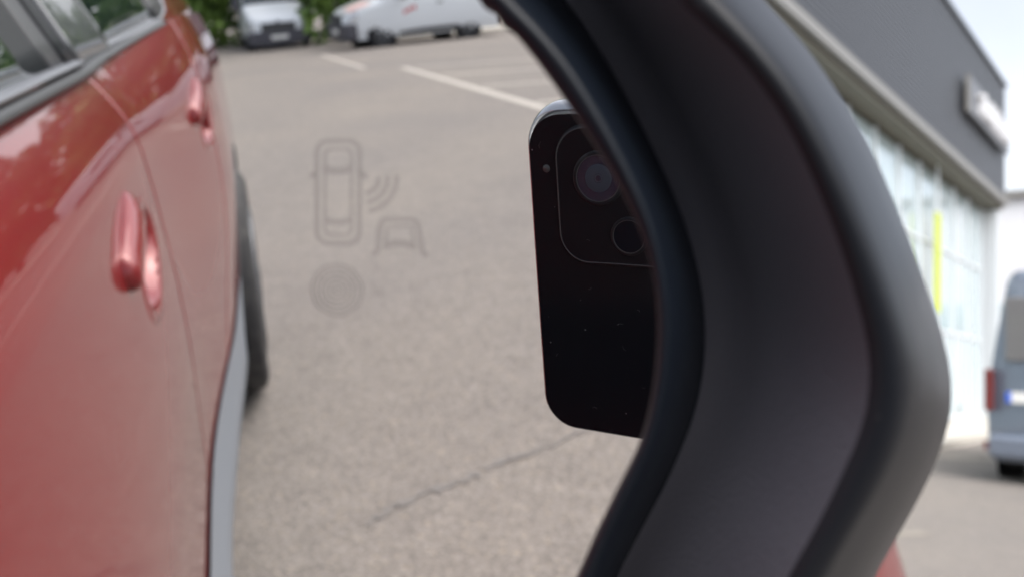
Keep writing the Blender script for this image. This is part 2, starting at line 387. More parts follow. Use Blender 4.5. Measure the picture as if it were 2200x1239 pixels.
# ------------------------------------------------------------------ vans
def wheel_parts(root, M4, r, wd, name='wheel'):
    """M4: axle frame, local z = outward"""
    t = MB(); t.lathe([(r*.60, -wd), (r*.9, -wd), (r*.985, -wd*.85), (r, -wd*.6), (r, -wd*.3), (r*.975, -wd*.06), (r*.9, 0), (r*.72, .0), (r*.66, -.012), (r*.62, -.03), (r*.60, -wd*.9)], (0, 0, 0), (0, 0, 1), 40)
    o = mesh(name, [M4 @ q for q in t.v], t.f, M['rubber'], root, True)
    c = MB(); c.lathe([(.001, .012), (r*.14, .012), (r*.17, .002), (r*.3, -.03), (r*.30, -.12)], (0, 0, 0), (0, 0, 1), 24)
    c.lathe([(r*.56, -.10), (r*.57, -.004), (r*.63, .007), (r*.67, .004), (r*.68, -.04)], (0, 0, 0), (0, 0, 1), 40)
    for k in range(5):
        a = 2*math.pi*k/5
        for q in (-.11, .11):
            v0 = Vector((math.cos(a+q*1.6), math.sin(a+q*1.6), 0)); v1 = Vector((math.cos(a+q), math.sin(a+q), 0))
            c.tube([v0*r*.2+Vector((0, 0, -.012)), v0.lerp(v1, .5)*r*.4+Vector((0, 0, -.008)), v1*r*.6+Vector((0, 0, -.012))], [.022, .020, .024], 6)
    ri = mesh('rim', [M4 @ q for q in c.v], c.f, M['alloy'], o, True)
    d = MB(); d.lathe([(.001, -.13), (r*.57, -.13)], (0, 0, 0), (0, 0, 1), 32)
    mesh('brake_disc', [M4 @ q for q in d.v], d.f, M['gap'], o)
    return o
def make_van(name, L, W, H, paint, label, nose=1.05, hood_z=1.15, wsb=None, kind='van'):
    root = empty(name); tag(root, label, 'van')
    wsb = wsb or L-.95                     # windscreen base y
    wst = wsb-.85                          # windscreen top y
    zb = .24
    ysn = [0, .05, .15, .4]+[.4+(wst-.6-.4)*i/14 for i in range(1, 15)]+[wst-.45, wst-.2, wst]+[lerp(wst, wsb, i/8) for i in range(1, 9)]+[lerp(wsb, L-.25, i/6) for i in range(1, 7)]+[L-.15, L-.07, L-.02, L]
    def ztop(y): return interp(y, [0, .12, .5, wst-.3, wst, wsb, L-.3, L-.08, L], [H-.12, H-.03, H, H, H-.08, hood_z+.08, hood_z-.1, hood_z-.22, hood_z-.32])
    def plan(y): return interp(y, [0, .1, .4, wsb-.2, L-.5, L-.15, L], [.955, .985, 1, 1, .95, .84, .72])
    def sec(y, t):
        """t 0..1 up the right side and over to the centre: (x, z)"""
        zt = ztop(y); hw = W/2*plan(y)
        def side(z): return hw*(1-.03*abs(z-.75)/.75-.13*max(0, (z-1.0)/1.1)**1.3-.05*max(0, (.5-z)/.3))
        r = min(.16, (zt-zb)*.25)
        if t < .62: z = lerp(zb, zt-r, t/.62); return side(z), z
        if t < .8: a = (t-.62)/.18*math.pi/2; xx = side(zt-r); return xx-r*(1-math.cos(a)), zt-r+r*math.sin(a)*.93
        xx = side(zt-r)-r; q = (t-.8)/.2; return xx*(1-q), zt-r*.07+r*.07*math.sin(q*math.pi/2)
    T = [i/60 for i in range(61)]
    b = MB(); rows = []
    for y in ysn:
        R_ = [(sec(y, t)[0], y, sec(y, t)[1]) for t in T]
        rows.append(R_+[(-x, yy, z) for x, yy, z in R_[-2::-1]])
    b.grid(rows); n = len(rows[0])
    m0 = len(b.v); b.f.append(tuple(range(n))); b.f.append(tuple(range(m0-n, m0))[::-1])
    wy = (L-.92*1.0, .98); wr = .335 if H > 2 else .315
    body = b.build('body', paint, root, True)
    def patch(nm, y0, y1, t0, t1, mat, off=.012, sgn=1, par=None, ny=10, n2=10, shear=0):
        rows = []
        for i in range(ny+1):
            rr_ = []
            for j in range(n2+1):
                t = lerp(t0, t1, j/n2); y = lerp(y0, y1, i/ny)+shear*(j/n2)
                e = 1e-3; p = Vector((sec(y, t)[0], y, sec(y, t)[1])); pt = Vector((sec(y, min(1, t+e))[0], y, sec(y, min(1, t+e))[1])); py = Vector((sec(y+e, t)[0], y+e, sec(y+e, t)[1]))
                nn = (py-p).cross(pt-p)
                if nn.length < 1e-9: nn = Vector((0, 0, 1))
                nn.normalize()
                if nn.dot(Vector((p.x, 0, p.z-.9))) < 0: nn = -nn
                q = p+nn*off; rr_.append((q.x*sgn, q.y, q.z))
            rows.append(rr_)
        bb = MB(); bb.grid(rows); return bb.build(nm, mat, par or root, True)
    # windscreen: both halves in one pane
    rows = []
    for i in range(9):
        y = lerp(wst+.06, wsb-.06, i/8); R_ = []
        for j in range(13):
            x, z = sec(y, lerp(.70, 1, j/12)); R_.append((x, y+.012, z+.012))
        rows.append(R_+[(-x, yy, z) for x, yy, z in R_[-2::-1]])
    bb = MB(); bb.grid(rows); bb.build('windscreen', M['pane'], root, True)
    tz = lambda z, y: .62*(z-zb)/(ztop(y)-min(.16, (ztop(y)-zb)*.25)-zb)
    for s in (1, -1):
        yA, yB = wst-1.0, wst-.05
        patch('side_window', yA, yB, tz(hood_z+.05, yA), tz(H-.42, yA), M['pane'], .008, s, shear=0)
        patch('sill_strip', 1.25, wy[0]-.45, tz(.28, 2), tz(.40, 2), M['dark_trim'], .012, s)
        dh = MB(); dh.tube([(s*(W/2*.985+.0), wst-.85, hood_z-.12), (s*(W/2+.02), wst-.78, hood_z-.12), (s*(W/2*.985), wst-.68, hood_z-.12)], .018, 8); dh.build('door_handle', M['dark_trim'], root, True)
        mir = MB(); mir.box((s*(W/2+.13), wst+.28, hood_z+.2), (.2, .12, .34)); mir.tube([(s*(W/2-.12), wst+.3, hood_z+.1), (s*(W/2+.1), wst+.29, hood_z+.14)], .03, 8)
        mo = mir.build('wing_mirror', M['black_plastic'], root)
        md = mo.modifiers.new('b', 'BEVEL'); md.width = .03; md.segments = 3
        hl = MB(); rows = []
        for i in range(7):
            y = lerp(L-.34, L-.015, i/6); rr_ = []
            for j in range(5):
                x, z = sec(y, tz(lerp(.72, .98, j/4)-(.05*(i/6)), y) if True else 0); rr_.append((s*(x+.012), y+.006, z))
            rows.append(rr_)
        hl.grid(rows); hl.build('headlight', M['lamp_clear'], root, True)
        tl = MB(); tl.box((s*(W/2*.945), -.005, 1.0), (.09, .07, .46)); o = tl.build('tail_light', M['lamp_red'], root); md = o.modifiers.new('b', 'BEVEL'); md.width = .02; md.segments = 2
        rf = MB(); rf.box((s*(W/2*.90), -.06, .40), (.16, .05, .09)); rf.build('reflector', M['lamp_red'], root)
        for yy in wy:
            ax = Matrix(((0, 0, s, s*(W/2-.035)), (1, 0, 0, yy), (0, s, 0, wr), (0, 0, 0, 1)))
            wheel_parts(root, ax, wr, .21)
            a = MB(); a.lathe([(.001, -.006), (wr+.075, -.006), (wr+.085, .0), (wr+.085, .02)], (0, 0, 0), (0, 0, 1), 40)
            a2 = MB(); a2.v = [ax @ (q+Vector((0, 0, -.012))) for q in a.v]; a2.f = a.f
            a2.build('wheel_arch', M['gap'], root, True)
    # nose: grille bars, bumper, plate
    nb = MB(); nb.box((0, L-.12, .45), (W*.95, .34, .42)); o = nb.build('bumper', M['black_plastic'], root); md = o.modifiers.new('b', 'BEVEL'); md.width = .08; md.segments = 4
    gb = MB(); gb.box((0, L+.0, .76), (W*.52, .06, .24)); o = gb.build('grille', M['dark_trim'], root)
    bars = MB()
    for k in range(4): bars.box((0, L+.035, .67+k*.062), (W*.50, .03, .022))
    bars.lathe([(.001, .03), (.05, .03), (.075, .02), (.08, 0)], (0, L+.03, .86), (0, 1, 0), 20)
    bars.build('grille_bar', M['alloy'], o)
    p = MB(); p.box((0, L+.062, .47), (.52, .012, .115)); p.build('number_plate', M['plate'], root)
    # tail: doors seam, window, bumper, plate
    wt = MB(); zt_ = H-.34
    for s in (1, -1):
        wt.box((s*W*.215, -.022, (zt_+hood_z+.12)/2), (W*.36, .05, zt_-hood_z-.12))
    o = wt.build('rear_window', M['rear_pane'], root); md = o.modifiers.new('b', 'BEVEL'); md.width = .02; md.segments = 2
    rb = MB(); rb.box((0, -.03, .40), (W*.94, .2, .26)); o = rb.build('rear_bumper', paint if paint is M['grey_paint'] else M['dark_trim'], root); md = o.modifiers.new('b', 'BEVEL'); md.width = .06; md.segments = 4
    sm = MB(); sm.box((0, -.004, (H-.2+.55)/2), (.014, .02, H-.8)); sm.build('door_seam', M['gap'], root)
    p = MB(); p.box((-W*.5*.52, -.022, .93), (.52, .03, .115)); p1 = p.build('rear_number_plate', M['plate'], root)
    p = MB(); p.box((-W*.5*.52-.235, -.030, .93), (.05, .03, .113)); p.build('plate_band', M['plate_blue'], p1)
    return root, patch, tz
van, _, _ = make_van('front_facing_van', 5.4, 1.96, 2.45, M['white_paint'], 'white van parked nose-out against the hedge, reflected in the mirror', hood_z=1.28)
van.location = gpt(.80, -30.8); van.rotation_euler = (0, 0, R(-2))
van2, patch2, tz2 = make_van('side_on_van', 4.3, 1.85, 1.88, M['white_paint'], 'white van parked side-on with red door graphics, reflected in the mirror', hood_z=1.12)
van2.location = gpt(6.55, -22.2); van2.rotation_euler = (0, 0, R(80.6))
for k in range(3): patch2('red_graphic', 2.42+k*.13, 2.51+k*.13, tz2(.86, 2.5), tz2(.96, 2.5), M['logo_red'], .014, 1, ny=2, n2=3)
patch2('bonnet_graphic', 3.6, 4.12, .72, .98, M['hood_wrap'], .01, 1)
van3, _, _ = make_van('grey_van', 5.3, 2.02, 2.36, M['grey_paint'], 'blue-grey van seen from behind, parked in front of the showroom', hood_z=1.2)
van3.location = (-2.36, 10.42, 0); van3.rotation_euler = (0, 0, R(7.5))

# ------------------------------------------------------------------ red car (right side at x = -0.24, forward = +Y)
XC = -1.13
CAR_LOC = Vector((XC, -.65, 0)); CW = Matrix.Translation(CAR_LOC)
car = empty('red_car', CAR_LOC)
tag(car, 'glossy red hatchback with its black wing mirror in close-up, door side reflected in the mirror', 'car')
def inset_table():
    S = [(.12, -.45), (.27, -.12), (.45, -.09), (.53, -.11), (.60, -.11), (.70, -.04), (.80, .02), (.90, .05), (.931, .06), (.938, .15), (.968, .22), (.995, .40), (1.04, .56), (1.07, .62), (1.12, .7)]
    zs = [.12+i*.002 for i in range(501)]; ins = []
    acc = 0; ref = None
    for i, z in enumerate(zs):
        if i: acc += interp(z, [q[0] for q in S], [q[1] for q in S])*.002
        ins.append(acc)
    r0 = ins[335]                                  # z = .79
    return zs, [q-r0 for q in ins]
IZ, II = inset_table()
def inset(z): 
    f = (z-.12)/.002; i = max(0, min(len(II)-2, int(f))); return lerp(II[i], II[i+1], f-i)
def xp(y, z):
    s = sstep(-1.15, -1.9, y) if False else sstep(0, 1, (-.95-y)/1.0)
    b = -.234 + .07*s*(.62+.38*sstep(.22, .75, z))
    if y > .25: b -= .20*((y-.25)/1.1)**2 + (.25*max(0, (y-1.15)/.3)**2)
    if y < -2.45: b -= .10*((-2.45-y)/.5)**2 + .25*max(0, (-2.78-y)/.2)**2
    return b - inset(z)*(1-.35*s)
def ztop(y): return interp(y, [-3.0, -2.8, -1.75, -1.08, .30, .50, .60, .66, .72, .80, 1.0, 1.3, 1.45], [.93, 1.075, 1.088, 1.050, 1.048, 1.06, 1.075, 1.05, .985, .895, .83, .74, .62])
def zbot(y): return interp(y, [-3.0, -2.7, -1.8, .2, 1.1, 1.45], [.36, .28, .24, .24, .26, .30])
NZ = [i/84 for i in range(85)]
ZL = sorted(set([.24+.835*q for q in NZ] + [.926, .931, .9345, .938, .943]))
def P(y, z):
    zt = ztop(y); za = zbot(y) + (z-.24)/.835*(zt-zbot(y))
    zc = z+(zbot(y)-.24)*(1-sstep(.24, .6, z)) if z < .95 else .95+(z-.95)/.125*(zt-.95)
    k = sstep(.30, .55, y) if y > 0 else sstep(-2.62, -2.82, y) if y < -2.62 else 0
    zz = lerp(zc, za, k)
    return Vector((xp(y, z), y, zz))
def mirror_x(v): return Vector((2*XC-v[0], v[1], v[2]))
def panel(name, y0, y1, n, mat, hole=None, gap=.0022, bow0=0, bow1=0, flip=(1, -1), cup=None):
    """one body side panel between two seams; edges fold inwards; made for both sides of the car"""
    zl = ZL
    rows = []
    for i in range(n+1):
        t = i/n; r = []
        for z in zl:
            k = 4*((z-.24)/.835)*(1-(z-.24)/.835)
            a = y0+bow0(z)+gap if callable(bow0) else y0+gap; b = y1+bow1(z)-gap if callable(bow1) else y1-gap
            r.append(P(lerp(a, b, t), z))
        rows.append(r)
    fold = lambda r, d: [Vector((q.x-.018, q.y+d, q.z)) for q in r]
    soft = lambda r, d: [Vector((q.x-.0018, q.y-d, q.z)) for q in r]
    rows = [fold(rows[0], -.0), soft(rows[0], .0)] + [[q.copy() for q in rows[0]]] + rows[1:-1] + [rows[-1]] + [soft(rows[-1], 0), fold(rows[-1], 0)]
    for q in rows[2]: q.y += .0025
    for q in rows[-3]: q.y -= .0025
    res = []
    for s in flip:
        g = MB(); g.grid(rows if s == 1 else [[mirror_x(q) for q in r] for r in rows])
        if hole:
            (hy, hz, hr) = hole
            for q in g.v:
                d = math.hypot(q.y-hy, q.z-hz)
                if hr*.90 < d < hr*1.0:
                    k = hr/d; q.y = hy+(q.y-hy)*k; q.z = hz+(q.z-hz)*k
            def inside(f): c = sum((g.v[i] for i in f), Vector())/len(f); return math.hypot(c.y-hy, c.z-hz) < hr-.001
            g.f = [f for f in g.f if not inside(f)]
        if cup:
            cd_ = lambda q: math.hypot((q.y-cup[0])/.080, (q.z-cup[1]+.25*(q.y-cup[0]))/.046)
            g.f = [f for f in g.f if cd_(sum((g.v[i] for i in f), Vector())/len(f)) > 1.0]
        res.append(g.build(name, mat, car, True, CW))
    return res
RW, FW, WR = -2.20, .62, .325
seam_r = lambda z: .05*sstep(.62, .30, z) + .18*sstep(.80, .40, z) - .02*(z > 1.0)
panel('rear_quarter', -2.98, -1.63, 70, M['red'], (RW, WR, .40), bow1=seam_r)
rd = panel('rear_door', -1.63, -.985, 90, M['red'], (RW, WR, .402), bow0=seam_r, cup=(-1.60, .890))
fd = panel('front_door', -.985, .20, 150, M['red'], cup=(-.815, .843))
ff = panel('front_wing', .20, 1.45, 80, M['red'], (FW, WR, .375))
# bonnet, tail and roof
b = MB(); rows = []
for i in range(31):
    y = lerp(.30, 1.45, i/30); a = P(y, ZL[-1]); r = []
    for j in range(25):
        t = j/24; x = lerp(a.x, 2*XC-a.x, t); r.append(Vector((x, y, a.z + .035*math.sin(math.pi*t)*(1-.5*i/30))))
    rows.append(r)
b.grid(rows)
def endcap(y, n=20, out=.08):
    rows = []
    for z in ZL:
        a = P(y, z); rows.append([Vector((lerp(a.x, 2*XC-a.x, j/n), y+out*math.sin(math.pi*j/n)*(1 if y > 0 else -1), a.z)) for j in range(n+1)])
    return rows
b.build('bonnet', M['red'], car, True, CW)
b = MB(); b.grid(endcap(1.45)); b.build('front_bumper', M['red'], car, True, CW)
b = MB(); b.grid(endcap(-2.98)); b.build('tailgate', M['red'], car, True, CW)
def xg(y, z): return xp(y, 1.06) - .012 - (z-1.06)*.46 - .10*max(0, (z-1.35))
def zroof(y): return interp(y, [-2.98, -2.80, -2.5, -1.8, -1.0, -.3, .0, .35, .62, .70], [1.0, 1.25, 1.46, 1.525, 1.54, 1.50, 1.44, 1.24, 1.05, .98])
b = MB(); rows = []
for i in range(61):
    y = lerp(-2.97, .62, i/60); zr_ = max(zroof(y), 1.045); r = []
    z0 = min(1.03, zr_-.01)
    side = [Vector((xg(y, 1.03)-.012 if k == 0 else xg(y, z0+(zr_-.07-z0)*k/10) if zr_ > 1.15 else xg(y, 1.06)-.002*k, y, z0+max(.001, (zr_-.07-z0))*k/10)) for k in range(11)]
    e = side[-1]; r = side
    for k in range(1, 6): a = k/5*math.pi/2; r.append(Vector((e.x-.09*(1-math.cos(a)), y, e.z+max(.005, zr_-.02-e.z)*math.sin(a))))
    e2 = r[-1]
    for k in range(1, 7): r.append(Vector((lerp(e2.x, XC, k/6), y, e2.z+.02*math.sin(k/6*math.pi/2))))
    rows.append(r+[mirror_x(q) for q in r[-2::-1]])
b.grid(rows); b.build('cabin', M['red'], car, True, CW)
M['pillar'] = pmat('satin_grey_pillar_trim', (.055, .06, .068), .22, 0, .7)
def gpatch(name, quad, off, mat, par=None, sides=(1, -1), n=10, th=.0):
    """quad: 4 (y,z) corners on the window surface, ordered bottom-front, bottom-rear, top-rear, top-front"""
    res = []
    for s in sides:
        rows = []
        for i in range(n+1):
            r = []
            for j in range(n+1):
                u, v = i/n, j/n
                y = lerp(lerp(quad[0][0], quad[1][0], u), lerp(quad[3][0], quad[2][0], u), v); z = lerp(lerp(quad[0][1], quad[1][1], u), lerp(quad[3][1], quad[2][1], u), v)
                q = Vector((xg(y, z)+off, y, z)); r.append(q if s == 1 else mirror_x(q))
            rows.append(r)
        # folded rim so the patch has real thickness
        ring = [rows[0][j] for j in range(n+1)]+[rows[i][n] for i in range(1, n+1)]+[rows[n][j] for j in range(n-1, -1, -1)]+[rows[i][0] for i in range(n-1, 0, -1)]
        bb = MB(); bb.grid(rows); d = -.02 if s == 1 else .02
        bb.grid([ring+[ring[0]], [q+Vector((d, 0, 0)) for q in ring+[ring[0]]]])
        res.append(bb.build(name, mat, (par if not isinstance(par, list) else par[0 if s == 1 else 1]) or car, True, CW))
    return res
gpatch('front_side_window', [(.30, 1.044), (-.835, 1.046), (-.85, 1.43), (-.12, 1.40)], .004, M['glass'])
gpatch('window_seal', [(-.835, 1.050), (-.905, 1.050), (-.905, 1.44), (-.845, 1.44)], .007, M['dark_trim'])
gpatch('window_seal', [(-.905, 1.049), (-.955, 1.049), (-.95, 1.44), (-.905, 1.44)], .011, M['rim_plastic'])
gpatch('pillar_trim', [(-.958, 1.046), (-1.165, 1.050), (-1.14, 1.445), (-.955, 1.445)], .014, M['pillar'])
gpatch('rear_side_window', [(-1.172, 1.052), (-1.60, 1.085), (-1.66, 1.43), (-1.15, 1.44)], .004, M['glass'])
gpatch('window_seal', [(-1.60, 1.08), (-1.72, 1.11), (-1.80, 1.42), (-1.66, 1.43)], .008, M['dark_trim'])
def strip_rail(name, pts, h, off, mat):
    for s in (1, -1):
        bb = MB(); rows = []
        for (y, z) in pts:
            x = (xp(y, z) if z < 1.062 else min(xp(y, z), xg(y, z)))+off
            prof = [(-.012, -h/2), (0, -h/2), (.004, -h*.25), (.005, 0), (.002, h*.3), (-.004, h*.5), (-.014, h*.52)]
            r = [Vector((x+a, y, z+c)) for a, c in prof]; rows.append(r if s == 1 else [mirror_x(q) for q in r])
        bb.grid(rows); bb.build(name, mat, car, True, CW)
def dense(pts, n=8):
    o = []
    for a, c in zip(pts[:-1], pts[1:]): o += [(lerp(a[0], c[0], k/n), lerp(a[1], c[1], k/n)) for k in range(n)]
    return o+[pts[-1]]
strip_rail('window_chrome', dense([(.30, 1.053), (-.945, 1.057)]), .006, .004, M['trim_silver'])
strip_rail('window_chrome', dense([(-1.135, 1.062), (-1.40, 1.072), (-1.60, 1.084), (-1.70, 1.100), (-1.765, 1.13), (-1.80, 1.19)]), .008, .006, M['trim_silver'])
for s in (1, -1):
    bb = MB(); rows = []
    for i in range(31):
        y = lerp(.30, -1.60, i/30); t = sstep(-.90, -1.20, y)*1.0 if False else sstep(0, 1, (-.90-y)/.25); zu = lerp(1.050, 1.058+.024*max(0, (-1.15-y)/.45), t); zd = lerp(1.041, zu-.007, t)
        r = []
        for k, o in ((0, -.006), (.0, .003), (.35, .005), (.7, .005), (1, .003), (1.0, -.006)):
            z = lerp(zd, zu, k); r.append(Vector((max(xp(y, z), xg(y, z) if z > 1.055 else -9)+o, y, z)))
        rows.append(r if s == 1 else [mirror_x(q) for q in r])
    bb.grid(rows); bb.build('belt_seal', M['dark_trim'], car, True, CW)
# sill cladding
for s in (1, -1):
    b = MB(); rows = []
    for i in range(41):
        y = lerp(-1.80, .26, i/40); e = .05*sstep(0, 1, (-1.5-y)/.3)
        prof = [(-.32, .20), (-.285, .215), (-.266, .245), (-.262, .30), (-.262, .385), (-.266, .425), (-.276, .432), (-.31, .43)]
        r = [Vector((max(x+.030*sstep(0, 1, (-1.0-y)/.7), xp(y, max(.25, z+e*k_/7))+.004 if k_ > 1 else -9), y, z+e*k_/7*(1 if k_ > 2 else .6))) for k_, (x, z) in enumerate(prof)]; rows.append(r if s == 1 else [mirror_x(q) for q in r])
    b.grid(rows); b.build('sill_cladding', M['trim_grey'], car, True, CW)
    for wy_ in (RW, FW):
        b = MB(); rows = []
        for i in range(41):
            a = lerp(-.18, math.pi+.18, i/40); rr_ = []
            for rad, off in ((.388, -.03), (.391, .001), (.396, .002), (.402, .002), (.405, -.004)) if wy_ == RW else ((.365, -.03), (.366, .006), (.376, .010), (.395, .008), (.40, -.004)):
                y = wy_+rad*math.cos(a); z = WR+rad*math.sin(a); zc = max(.25, min(1.0, z))
                q = Vector((xp(y, zc)+off, y, z)); rr_.append(q if s == 1 else mirror_x(q))
            rows.append(rr_)
        b.grid(rows); b.build('arch_trim', M['dark_trim'], car, True, CW)
        b = MB(); xo = -.21 if wy_ == RW else -.30
        hr_ = .392 if wy_ == RW else .366
        b.grid([[Vector((xo+h_, wy_+q_*math.cos(lerp(-.12, math.pi+.12, i/30)), WR+q_*math.sin(lerp(-.12, math.pi+.12, i/30)))) for i in range(31)] for q_, h_ in ((.05, -.28), (hr_, -.28), (hr_+.002, .0))])
        if s == -1: b.v = [mirror_x(q) for q in b.v]
        b.build('wheel_housing', M['gap'], car, True, CW)
        xf = (-.170 if wy_ == RW else -.262)
        cam_ = R(4.0) if wy_ == RW else 0
        ax = Matrix.Translation((xf, wy_, WR)) @ Matrix.Rotation(cam_, 4, 'Y') @ Matrix(((0, 0, 1, 0), (1, 0, 0, 0), (0, 1, 0, 0), (0, 0, 0, 1)))
        if s == -1: ax = Matrix.Translation((2*XC, 0, 0)) @ Matrix.Scale(-1, 4, (1, 0, 0)) @ ax
        root_ = wheel_parts(car, ax, WR, .205)
        root_.matrix_parent_inverse = CW.inverted()
# floor under the body so that light does not leak through
b = MB(); b.box((XC, -.75, .32), (1.40, 3.3, .16)); b.build('underbody', M['gap'], car, False, CW)
# door handles with cups
def handle(f, r_, cup, par, s):
    sx = lambda v: v if s == 1 else mirror_x(v)
    g = MB(); rows = []
    for i in range(29):
        t = i/28; yy = lerp(f[0], r_[0], t); zz = lerp(f[1], r_[1], t)
        o = interp(t, [0, .06, .2, .5, .8, 1], [-.004, .001, .003, .004, .003, -.002])
        e = min(1, math.sqrt(max(0, 1-max(0, abs(t-.5)*2-.82)**2/.0324)))
        hh = .0205*max(.25, e); th = .0125*max(.4, e)
        xx = xp(yy, zz)+o; q = []
        for k in range(16):
            a = 2*math.pi*k/16; c_, s_ = th*math.cos(a), hh*math.sin(a); q.append(sx(Vector((xx+c_*.85-s_*.42, yy, zz+s_*.88+c_*.5))))
        rows.append(q)
    g.grid(rows, True); n = len(g.v); g.f.append(tuple(range(16))[::-1]); g.f.append(tuple(range(n-16, n)))
    g.build('door_handle', M['red'], par, True, CW)
    c = MB(); rows = []
    for k, (q, d) in enumerate(((1.26, -.0012), (1.20, .0012), (1.08, .002), (.98, .0006), (.90, -.006), (.78, -.016), (.5, -.026), (.02, -.030))):
        r = []
        for i in range(36):
            a = 2*math.pi*i/36; yy = cup[0]+.080*q*math.cos(a); zz = cup[1]+.046*q*math.sin(a)-.02*q*math.cos(a); r.append(sx(Vector((xp(yy, zz)+d, yy, zz))))
        rows.append(r)
    c.grid(rows, True); c.build('handle_cup', M['red'], par, True, CW)
for k, s in ((0, 1), (1, -1)):
    handle((-.650, .872), (-.790, .916), (-.815, .843), fd[k], s); handle((-1.455, .910), (-1.585, .960), (-1.60, .890), rd[k], s)
# front and rear details of the car
def facepatch(name, y, x0, x1, z0, z1, mat, out=.02, n=10):
    for s in (1, -1):
        rows = []
        for i in range(n+1):
            x = lerp(x0, x1, i/n); a = P(y, .6); tt = (x-a.x)/(2*XC-2*a.x) if a.x != XC else .5
            yo = y+(.08*math.sin(math.pi*max(0, min(1, tt)))+out)*(1 if y > 0 else -1)
            rows.append([Vector((x, yo, lerp(z0, z1, j/3))) if s == 1 else mirror_x(Vector((x, yo, lerp(z0, z1, j/3)))) for j in range(4)])
        bb = MB(); bb.grid(rows); bb.build(name, mat, car, True, CW)
facepatch('headlight', 1.45, -.62, -.86, .56, .61, M['lamp_clear'])
facepatch('grille', 1.45, -.90, XC, .40, .55, M['black_gloss'])
facepatch('tail_light', -2.98, -.50, -.78, .70, .86, M['lamp_red'])
b = MB(); b.grid([[Vector((lerp(-.42, 2*XC+.42, j/12), lerp(.52, .02, i/8), zroof(lerp(.52, .02, i/8))+.012)) for j in range(13)] for i in range(9)]); b.build('windscreen', M['glass'], car, True, CW)
b = MB(); b.grid([[Vector((lerp(-.50, 2*XC+.50, j/12), lerp(-2.88, -2.60, i/6)-.012, zroof(lerp(-2.88, -2.60, i/6))+.012)) for j in range(13)] for i in range(7)]); b.build('rear_window', M['glass'], car, True, CW)

